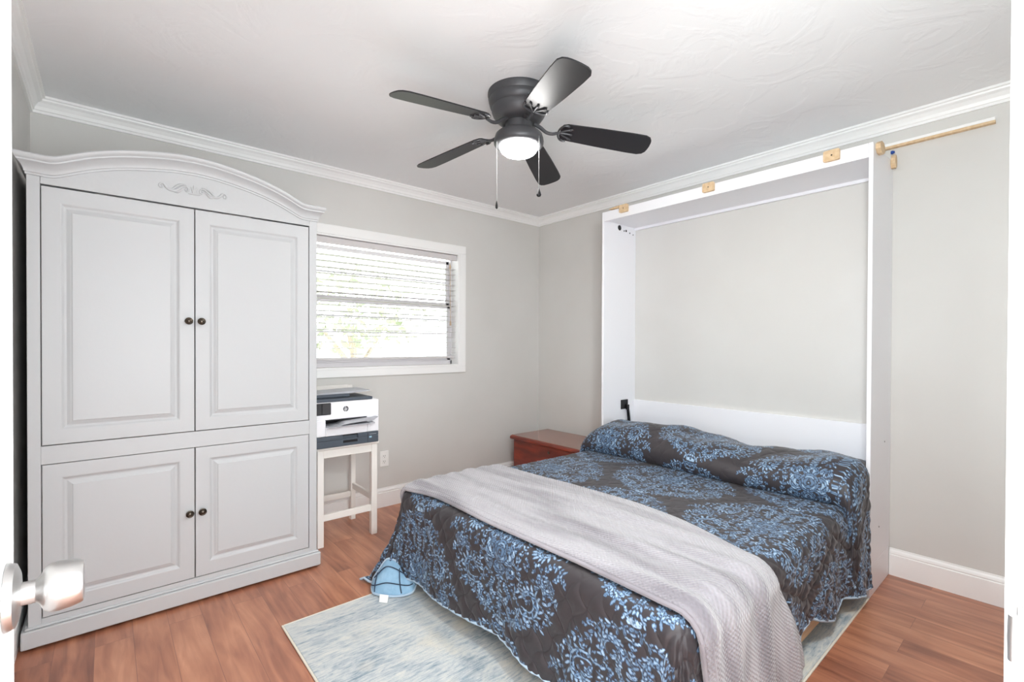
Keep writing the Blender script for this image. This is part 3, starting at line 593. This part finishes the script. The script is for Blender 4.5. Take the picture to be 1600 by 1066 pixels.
MB().lathe((3.425, .8395, 2.242), [(.008, 0), (.010, .006), (.005, .016)], (0, -1, 0), 16).build('wall_anchor', M['blue'], mu)['label'] = 'blue plastic anchor'
MB().lathe((3.266, 2.4585, 2.119), [(.020, 0), (.020, .002), (.012, .003)], (0, -1, 0), 24).build('bolt_cap', M['black'], lo_)
for x, z, r in ((3.324, 2.104, .006), (3.350, 2.108, .009), (3.397, 2.098, .006), (3.440, 2.091, .005)): MB().lathe((x, 2.4585, z), [(r, 0), (r, .0012)], (0, -1, 0), 12).build('bolt_hole', M['black'], lo_)
for x, z in ((3.349, .728), (3.248, .31)): MB().lathe((x, .8395, z), [(.004, 0), (.004, .001)], (0, -1, 0), 10).build('screw_head', M['black'], ro)
gs = MB().box(3.290, 3.376, 2.450, 2.4575, .728, .800, .002).box(3.345, 3.375, 2.436, 2.450, .722, .760, .002)
gp = gs.build('strut_bracket', M['black'], mu)
MB().tube([(3.361, 2.443, .745), (3.385, 2.443, .60), (3.395, 2.443, .54)], .011, 12).build('gas_strut', M['black'], gp)
MB().tube([(3.3655, 2.4300, .718), (3.379, 2.4300, .636)], .0035, 8).build('strut_rod', M['nickel'], gp)
# fold-down platform
MB().box(1.50, 3.06, .905, .925, .045, .185, .002).build('platform_rail', M['ply'], mu)['label'] = 'bare plywood side rail under the quilt'
MB().box(1.50, 3.06, 2.375, 2.395, .045, .185, .002).build('platform_rail', M['ply'], mu)
MB().box(1.48, 1.4995, .905, 2.395, .045, .185, .002).build('platform_rail', M['ply'], mu)
MB().box(1.50, 3.06, .9255, 2.3745, .165, .180, .001).build('platform_board', M['ply'], mu)
for y in (1.0, 2.28): MB().box(1.52, 1.57, y, y + .05, .009, .1645, .002).build('leg', M['black'], mu)

# strip of wood on the wall right of the cabinet
ws = empty('wall_strip', (W, .67, 2.28), 'narrow white-topped wooden strip fixed to the wall right of the bed cabinet', 'wood strip')
MB().box(W - .028, W - .0005, .455, .884, 2.276, 2.288, .001).build('wood_strip', M['ply'], ws)
MB().box(W - .026, W - .0005, .455, .880, 2.2885, 2.304, .002).build('white_ledge', M['trim'], ws)
# ------------------------------------------------------------------ rug, mattress
rg = MB().box(.862, 3.072, .846, 2.418, .0005, .009, .002).build('area_rug', M['rug']); tag(rg, 'pale blue and cream distressed area rug on the wood floor beneath the bed', 'rug')
MB().box(.854, .8615, .838, 2.426, .0005, .0085, .002).box(.8615, 3.072, .838, .8455, .0005, .0085, .002).box(.8615, 3.072, 2.4185, 2.426, .0005, .0085, .002).build('binding', M['rugedge'], rg)
mt = MB().box(1.49, 3.40, .93, 2.385, .187, .462, .05).build('mattress', M['mattress']); tag(mt, 'white mattress hidden beneath the dark damask quilt on the fold-down bed', 'mattress')

# ------------------------------------------------------------------ damask motif (drawn as strokes into an array, sampled per quilt vertex)
PXL = .002; TU, TV = 1.2, .615                       # repeat across the bed and along it, half-drop
nu, nv = int(TU / PXL), int(round(TV / PXL / 2) * 2)
half = np.zeros((170, nv + 40)); cu, cv = 0, (nv + 40) // 2
def stroke(pts, rad, val=.85, outline=True, vein=False):
    P = np.asarray(pts, float) / PXL + np.array([cu, cv]); R = np.asarray(rad, float) / PXL * np.ones(len(P))
    lo = np.floor((P - R[:, None] - 3).min(0)).astype(int); hi = np.ceil((P + R[:, None] + 3).max(0)).astype(int)
    lo = np.maximum(lo, 0); hi = np.minimum(hi, np.array(half.shape))
    if (hi <= lo).any(): return
    gx, gy = np.meshgrid(np.arange(lo[0], hi[0]), np.arange(lo[1], hi[1]), indexing='ij')
    d = np.sqrt((gx[..., None] - P[:, 0]) ** 2 + (gy[..., None] - P[:, 1]) ** 2); e = (d - R).min(-1); dm_ = d.min(-1)
    w = half[lo[0]:hi[0], lo[1]:hi[1]]
    if outline: w[(e > 0) & (e < 1.15)] *= .25
    w[e <= 0] = val * (0.86 + .14 * rng.random())
    if vein: w[(dm_ < .62) & (e < -1.2)] = .28
def leaf(p, ang, L, wd, val=.85, curl=0.3):
    t = np.linspace(0, 1, 14); a = ang + curl * t
    q = np.stack([p[0] + np.cumsum(np.cos(a)) * L / 14, p[1] + np.cumsum(np.sin(a)) * L / 14], 1)
    stroke(q, np.maximum(wd * np.sin(PI * (t * .9 + .06)) ** .8, .0012), val, True, wd > .0055)
def spiral(c, r0, r1, a0, a1, n=60):
    t = np.linspace(0, 1, n); a = a0 + (a1 - a0) * t; r = r0 + (r1 - r0) * t; return np.stack([c[0] + r * np.cos(a), c[1] + r * np.sin(a)], 1)
def fronds(path, side, every, L, wd, lean=.7, start=0, val=.85):
    for i in range(start, len(path) - 1, every):
        d = path[min(i + 1, len(path) - 1)] - path[i]; a = math.atan2(d[1], d[0]) + side * lean
        k = rng.uniform(.8, 1.2); leaf(path[i], a, L * k, wd, val, side * rng.uniform(-.2, .7))
def cscroll(c, r, a0, turn, wd):
    """C scroll: double band with lattice between, curled end, buds outside"""
    p1 = spiral(c, r, r * .28, a0, a0 + turn); p2 = spiral(c, r * .70, r * .16, a0, a0 + turn * .96)
    s = 1 if turn > 0 else -1
    fronds(p1, -s, 4, r * .42, .0055, .9)
    for i in range(0, 50, 3):
        stroke(np.linspace(p1[i], p2[min(i + 4, 59)], 12), .0011, .8, False); stroke(np.linspace(p1[min(i + 4, 59)], p2[i], 12), .0011, .8, False)
    stroke(p1, wd, .9); stroke(p2, wd * .7, .85)
    stroke([p1[-1]], .007, .95)
    fronds(p1, s, 9, r * .3, .004, .8, 4, .75)
# scroll work: lattice-filled C scrolls with curled ends
for c, r, a0, turn in (((.165, -.120), .070, -2.2, 5.2), ((.185, .085), .066, 2.5, -5.2), ((.070, .205), .048, -.8, 4.9), ((.080, -.225), .044, 1.0, -4.9), ((.262, -.030), .036, 2.6, 4.6)): cscroll(c, r, a0, turn, .0046)
def garland(pts, n, L, wd):
    p = smooth_path(pts, 40); stroke(p, np.linspace(.0048, .0022, 40), .9)
    for i in range(1, 39, n):
        d = p[i + 1] - p[i]; a = math.atan2(d[1], d[0])
        for s in (1, -1):
            k = rng.uniform(.55, 1.15); leaf(p[i], a + s * rng.uniform(.5, 1.15), L * k, wd * rng.uniform(.75, 1.25), rng.uniform(.7, 1.0), s * rng.uniform(-.5, .9))
            if rng.random() < .3: leaf(p[i] + np.array([rng.uniform(-.008, .008), rng.uniform(-.008, .008)]), a + s * 1.9, L * .5, wd * .8, .95, .4)
garland([(.02, -.30), (.05, -.268), (.11, -.262), (.16, -.215), (.225, -.195), (.27, -.125), (.25, -.08)], 3, .024, .0050)
garland([(.02, .295), (.06, .272), (.12, .262), (.16, .195), (.215, .175), (.262, .115), (.30, .09)], 3, .024, .0050)
garland([(.30, -.09), (.245, -.005), (.268, .045), (.32, .03)], 3, .020, .0045)
garland([(.09, -.150), (.118, -.07), (.105, .02), (.118, .115), (.09, .15)], 3, .022, .0048)
garland([(.03, -.12), (.055, -.165), (.03, -.2)], 4, .018, .0046)
garland([(.03, .12), (.05, .165), (.03, .21)], 4, .018, .0046)
garland([(.285, .004), (.315, .018), (.345, .0), (.365, -.008), (.39, .0)], 4, .016, .0040)
for sg in (1, -1): garland([(.001, sg * .09), (.0012, sg * .2), (.001, sg * .318)], 3, .024, .0052)
# bouquet: ring of broad leaves, then overlapping blooms of curved petals
for k in range(13):
    a = -PI / 2 + PI * (k + .5) / 13; R = rng.uniform(.050, .062); leaf((R * math.cos(a), R * math.sin(a)), a + rng.uniform(-.35, .35), rng.uniform(.030, .050), .0085, rng.uniform(.7, .95), rng.uniform(-.7, .7))
def bloom(cx, cy, R):
    for rr, n in ((1.0, 8), (.72, 7), (.45, 5)):
        for k in range(n):
            a = 2 * PI * (k + rng.uniform(-.2, .2)) / n + rr * 3; b = np.linspace(-.5, .5, 9) * (2 * PI / n) * 1.25
            q = np.stack([cx + R * rr * np.cos(a + b) * (1 - .25 * (b / .5) ** 2 * .3), cy + R * rr * np.sin(a + b)], 1)
            stroke(q, R * .17 * (1 - .6 * (np.linspace(-1, 1, 9)) ** 2) + .0012, rng.uniform(.62, 1.0))
    stroke([(cx, cy)], R * .17, .5); stroke([(cx, cy)], R * .08, 1)
for cx_, cy_, R in ((.066, .050, .022), (.066, -.056, .022), (.0, .062, .028), (.0, -.062, .028), (.046, .0, .032), (.0, .004, .036)): bloom(cx_, cy_, R)
# sprays and single leaves filling the gaps
for _ in range(420):
    a = rng.uniform(-PI / 2, PI / 2); r = .30 * rng.random() ** .5; p = (r * math.cos(a) * 1.0, r * math.sin(a) * 1.0)
    i, j = int(p[0] / PXL + cu), int(p[1] / PXL + cv)
    if half[max(i - 4, 0):i + 5, j - 4:j + 5].mean() < .08:
        q0 = rng.uniform(0, 2 * PI)
        for q in (-.8, 0, .8): leaf(p, q0 + q, rng.uniform(.010, .017), .0040, rng.uniform(.65, .95), rng.uniform(-.5, .5))
full = np.concatenate([half[:0:-1], half], 0)
tile = np.zeros((nu, nv))
def place(u0, v0):
    iu = (np.arange(full.shape[0]) - 169 + int(u0 / PXL)) % nu; iv = (np.arange(full.shape[1]) - cv + int(v0 / PXL)) % nv
    np.maximum.at(tile, (iu[:, None].repeat(len(iv), 1), iv[None].repeat(len(iu), 0)), full)
place(0, 0); place(TU / 2, TV / 2)
def damask(a, t):
    u = ((t - 1.62) / PXL) % nu; v = ((a - 2.62) / PXL) % nv
    i = u.astype(int) % nu; j = v.astype(int) % nv; fu = u - np.floor(u); fv = v - np.floor(v); i2 = (i + 1) % nu; j2 = (j + 1) % nv
    return tile[i, j] * (1 - fu) * (1 - fv) + tile[i2, j] * fu * (1 - fv) + tile[i, j2] * (1 - fu) * fv + tile[i2, j2] * fu * fv

# ------------------------------------------------------------------ cloth over the bed
XF, YN, YF, RR, ZT, OV = 1.415, .868, 2.440, .055, .487, .40
HP = smooth_path([(2.835, 0), (2.818, .012), (2.806, .045), (2.812, .085), (2.838, .122), (2.885, .150), (2.96, .168), (3.06, .176), (3.17, .170), (3.27, .145), (3.35, .105), (3.41, .065), (3.44, .04)], 200)
HL = np.concatenate([[0], np.cumsum(np.linalg.norm(np.diff(HP, axis=0), axis=1))]); A_MAX = 2.835 + HL[-1]
def sstep(x, a, b):
    t = np.clip((x - a) / (b - a), 0, 1); return t * t * (3 - 2 * t)
def cloth(a, t):
    """flat cloth coordinates (a along the bed, t across) -> position draped over mattress and pillows"""
    a, t = np.broadcast_arrays(np.asarray(a, float), np.asarray(t, float))
    tin = np.clip(t, YN, YF)
    hs = np.interp(tin, [.86, .95, 1.08, 1.2, 1.35, 1.5, 1.65, 1.8, 1.95, 2.1, 2.25, 2.36, 2.44], [.98, 1.07, 1.03, .93, .86, .90, 1.02, 1.13, 1.17, 1.15, 1.10, 1.02, .74])
    sv = np.clip(a - 2.835, 0, HL[-1]); x = np.where(a > 2.835, np.interp(sv, HL, HP[:, 0]), a); hz = np.interp(sv, HL, HP[:, 1]) * hs * (1 + .05 * np.sin(tin * 11 + 14 * x) + .03 * np.sin(tin * 23 - 9 * x))
    ztop = ZT + hz + .004 * np.sin(t * 5 + 1) * np.sin(a * 4)
    da = np.maximum(0, XF + RR - a); dn = np.maximum(0, YN + RR - t); df = np.maximum(0, t - (YF - RR)); db = dn + df
    p = 3.0; d = (da ** p + db ** p) ** (1 / p); hyp = np.hypot(da, db) + 1e-9
    th = np.clip(d / RR, 0, PI / 2); out = RR * np.sin(th); zdrop = RR * (1 - np.cos(th))
    g = np.clip((d - RR * PI / 2) / (OV + RR - RR * PI / 2), 0, 1.15)
    hem_f = np.interp(t, [.8, 1.0, 1.37, 1.5, 1.65, 1.8, 2.0, 2.2, 2.5], [.06, .07, .088, .112, .118, .103, .092, .085, .06])
    hem_n = np.interp(x, [1.3, 1.6, 2.2, 2.28, 2.36, 2.46, 2.58, 2.61, 2.72, 2.80, 2.97, 3.1, 3.5], [.06, .10, .15, .165, .165, .125, .09, .105, .12, .11, .085, .075, .09])
    hem_far = .10 + 0 * x
    wa = da / (da + db + 1e-9); hem = hem_f * wa + np.where(dn > 0, hem_n, hem_far) * (1 - wa)
    mn = np.minimum(da, db); hem = hem - .05 * sstep(mn, .12, .40)
    z = (ztop - zdrop) * (1 - g) + hem * g
    bulge_n = .012 + .035 * sstep(x, 2.6, 2.95); amp = np.where(dn > 0, bulge_n, .010)
    fl = out + g * np.where(da > db, .012, amp) + .37 * mn * g
    wav = g * (.012 * np.sin(t * 17 + 2 * np.sin(t * 5)) * wa + .012 * np.sin(x * 21 + 2 * np.sin(x * 4)) * (1 - wa)) * (1 - sstep(mn, 0, .1)) ; fl = fl + wav
    ang_f = sstep(mn, .10, .40) * g * .022 * np.sin(9 * np.arctan2(db, da + 1e-9)); fl = fl + ang_f
    ux = np.where(da > 0, da / hyp, 0); uy = np.where(db > 0, db / hyp, 0)
    X = np.where(da > 0, XF + RR, x) - fl * ux
    Yb = np.where(dn > 0, YN + RR, np.where(df > 0, YF - RR, t)); Y = Yb + np.where(dn > 0, -1, 1) * fl * uy
    hb = np.clip(hz / .17, 0, 1) * np.clip(1 - g * 1.3, 0, 1) * .030                # pillow end bulges over the sides
    Y = Y - hb * np.where(dn > 0, uy, 0)
    # the cabinet's side panels hold the cloth in
    k = sstep(X, 3.035, 3.066)
    Y = np.where(dn > 0, Y * (1 - k) + np.maximum(Y, .8665) * k, Y); Y = np.where(df > 0, Y * (1 - k) + np.minimum(Y, 2.449) * k, np.minimum(Y, 2.50))
    return np.stack([X, Y, np.maximum(z, .016)], -1)
def normals(P):
    gu = np.gradient(P, axis=0); gv = np.gradient(P, axis=1); n = np.cross(gu, gv); n /= np.linalg.norm(n, axis=-1, keepdims=True) + 1e-12
    return n
step = .0034
aa = np.arange(XF + RR - OV - RR, A_MAX, step); tt = np.arange(YN + RR - OV - RR, YF - RR + OV + RR, step)
AG, TG = np.meshgrid(aa, tt, indexing='ij')
P = cloth(AG, TG); NM = normals(P)
da_ = np.maximum(0, XF + RR - AG); dn_ = np.maximum(0, YN + RR - TG); df_ = np.maximum(0, TG - (YF - RR)); sidew = sstep(np.maximum(da_, np.maximum(dn_, df_)), .02, .12)
U = TG / .046 + .18 * np.sin(AG * 62); V = AG / .062 + .10 * np.sin(TG * 70)
q1 = np.abs(np.sin(PI * (U + V) / 1.0 / 1.0 * .5)); q2 = np.abs(np.sin(PI * (U - V) * .5)); puff = np.minimum(q1, q2) ** .55
wr = np.sin(AG * 83 + 3 * np.sin(TG * 31)) * np.sin(TG * 77 + 2.5 * np.sin(AG * 27))
disp = puff * (.0026 + .0064 * sidew) + wr * (.0003 + .0016 * sidew * (dn_ > 0) + .0012 * sidew * (df_ > 0))
mnc = np.minimum(da_, dn_ + df_); disp += .010 * sstep(mnc, .02, .2) * np.sin(26 * np.arctan2(dn_ + df_, da_ + 1e-6) + 9 * (da_ + dn_ + df_))
P = P + NM * disp[..., None] * np.sign(NM[len(aa) // 2, len(tt) // 2, 2])
P[..., 2] = np.maximum(P[..., 2], .014)
inn = P[..., 0] > 3.04; P[..., 1] = np.where(inn, np.clip(P[..., 1], .8625, 2.4515), P[..., 1])
qt = empty('quilt', (2.2, 1.65, .487), 'dark charcoal quilt with pale blue damask scrolls spread over bed and pillows', 'quilt')
fast_grid('quilt_top', P, M['quilt'], qt, {'damask': damask(AG, TG)})
NS = NM * np.sign(NM[len(aa) // 2, len(tt) // 2, 2])
nl = int(np.searchsorted(aa, 2.83)); Lg = (P - NS * .013)[:nl:6, ::6]; Lg[..., 2] = np.maximum(Lg[..., 2], .0105)
fast_grid('quilt_lining', Lg, M['lining'], qt)['label'] = 'pale blue underside of the quilt'
edge = np.concatenate([(P - NS * .004)[::-7, 0], (P - NS * .004)[0, ::7], (P - NS * .004)[::7, -1]]); edge[:, 2] = np.maximum(edge[:, 2], .016)
MB().tube([tuple(e) for e in edge], .0058, 8).build('piping', M['piping'], qt)['label'] = 'pale blue piped hem'
# corner turned back on the floor, showing its lining
CAMP = Vector((0.28121, 0.23387, 1.22693))
top = smooth_path([(1.300, 2.485, .050), (1.318, 2.470, .085), (1.352, 2.440, .146), (1.386, 2.395, .136), (1.42, 2.36, .095), (1.45, 2.33, .060)], 24)
bot = smooth_path([(1.270, 2.440, .028), (1.262, 2.40, .020), (1.30, 2.345, .0165), (1.35, 2.30, .0165), (1.405, 2.285, .020), (1.445, 2.31, .040)], 24)
G = []
for k in range(15):
    s = k / 14; row = top * (1 - s) + bot * s; b = math.sin(PI * s) * .028; row = row + np.array([-.55, -.6, .25]) * b * (.7 + .3 * np.sin(np.linspace(0, PI, 24)))[:, None]; G.append(row)
G = np.array(G); cf = MB().grid(G).build('turned_corner', M['lining'], qt); cf['label'] = 'turned back corner showing pale blue lining'
sd = cf.modifiers.new('thick', 'SOLIDIFY'); sd.thickness = .006; sd.offset = -1 if True else 1
off = np.array([-.004, -.005, .004])
sp_ = MB()
for path in ([G[3, j] + off for j in range(2, 22)], [G[9, j] + off for j in range(1, 22)], [G[i, 4] + off for i in range(2, 14)], [G[i, 15] + off for i in range(2, 14)]): sp_.tube([tuple(x) for x in path], .0028, 6)
sp_.build('lining_stripes', M['stripe'], qt)['label'] = 'dark stripes on the lining'
MB().tube([tuple(x) for x in np.concatenate([top, bot[::-1], top[:1]])], .005, 8).build('corner_piping', M['piping'], qt)
MB().prism([(1.272, 2.352, .030), (1.300, 2.318, .030), (1.280, 2.290, .0115), (1.254, 2.322, .0115)], (-.001, -.001, .0012)).build('care_tag', M['tagwhite'], qt)['label'] = 'white care tag'

# throw blanket across the foot
th = empty('throw_blanket', (1.75, 1.65, .50), 'light grey waffle plush throw folded across the foot of the bed', 'blanket')
tb = np.arange(YN + RR - .50, YF - RR + .21, .0055); nb = 130
fa_ = np.interp(tb, [.30, .50, .70, .80, .90, 1.0, 1.3, 1.75, 2.15, 2.37, 2.6], [1.55, 1.53, 1.505, 1.48, 1.465, 1.468, 1.476, 1.462, 1.470, 1.440, 1.42])
ba_ = np.interp(tb, [.30, .50, .60, .70, .80, .88, .96, 1.07, 1.23, 1.48, 1.88, 2.35, 2.6], [2.14, 2.12, 2.09, 2.045, 1.985, 1.94, 1.962, 2.00, 2.052, 2.088, 2.09, 2.045, 2.04])
sm = lambda v: np.convolve(np.pad(v, 12, 'edge'), np.ones(25) / 25, 'valid'); fa_, ba_ = sm(fa_), sm(ba_)
vv = np.linspace(0, 1, nb)[:, None]; AB_ = fa_[None] * (1 - vv) + ba_[None] * vv; TB = np.broadcast_to(tb[None], AB_.shape)
tq = np.where(TB < YN + RR, YN + RR - (YN + RR - TB) * 1.0, TB)
PB_ = cloth(AB_, tq); NB = normals(PB_); NB *= np.sign(NB[nb // 2, len(tb) // 2, 2])
low = np.clip((YN + RR - TB - .40) / .10, 0, 1)
fold = .007 * np.sin(AB_ * 34 + 1.2 * np.sin(TB * 3.0) + .8) * (.6 + .4 * np.sin(TB * 2.2)) + .004 * np.sin(AB_ * 61 + TB * 4)
fold = (fold + .009) * np.clip(np.minimum(vv, 1 - vv) * 10, 0, 1)
waf = np.maximum(np.sin(AB_ * 2 * PI / .0125) * np.sin(TB * 2 * PI / .0125), -.4)
lay = .017 - .004 * sstep(np.minimum(vv, 1 - vv), 0, .04) * 0
PT = PB_ + NB * (lay + .004 + fold)[..., None]; PT[..., 2] = np.maximum(PT[..., 2], .020)
# finer grid for the waffle
ms = fast_grid('throw_top', PT, M['throw'], th)
nt = M['throw'].node_tree
uvx = nt.nodes.new('ShaderNodeTexCoord'); cmb = {}
me = ms.data
for nm_, arr in (('fa', AB_), ('ft', TB)):
    at = me.attributes.new(nm_, 'FLOAT', 'POINT'); at.data.foreach_set('value', np.ascontiguousarray(arr).astype(np.float32).ravel())
def wave(nm_, scale):
    a = nt.nodes.new('ShaderNodeAttribute'); a.attribute_name = nm_; m_ = nt.nodes.new('ShaderNodeMath'); m_.operation = 'MULTIPLY'; m_.inputs[1].default_value = scale
    s_ = nt.nodes.new('ShaderNodeMath'); s_.operation = 'SINE'; nt.links.new(a.outputs['Fac'], m_.inputs[0]); nt.links.new(m_.outputs[0], s_.inputs[0]); return s_
w1_, w2_ = wave('fa', 2 * PI / .015), wave('ft', 2 * PI / .015)
mu_ = nt.nodes.new('ShaderNodeMath'); mu_.operation = 'MULTIPLY'; nt.links.new(w1_.outputs[0], mu_.inputs[0]); nt.links.new(w2_.outputs[0], mu_.inputs[1])
bp_ = nt.nodes.new('ShaderNodeBump'); bp_.inputs['Strength'].default_value = .45; bp_.inputs['Distance'].default_value = .004
nt.links.new(mu_.outputs[0], bp_.inputs['Height']); nt.links.new(bp_.outputs[0], nt.nodes['Principled BSDF'].inputs['Normal'])
so_ = ms.modifiers.new('thick', 'SOLIDIFY'); so_.thickness = .008; so_.offset = -1
for k, nm_ in ((0, 'front_hem'), (-1, 'back_hem')):
    e = PT[k, ::4] - NB[k, ::4] * .004; e[:, 2] = np.maximum(e[:, 2], .019)
    MB().tube([tuple(x) for x in e], .0085, 10).build(nm_, M['throw'], th)
e = PT[6, ::4] + NB[6, ::4] * .003; e[:, 2] = np.maximum(e[:, 2], .020)
MB().tube([tuple(x) for x in e], .0065, 8).build('border_seam', M['throw'], th)
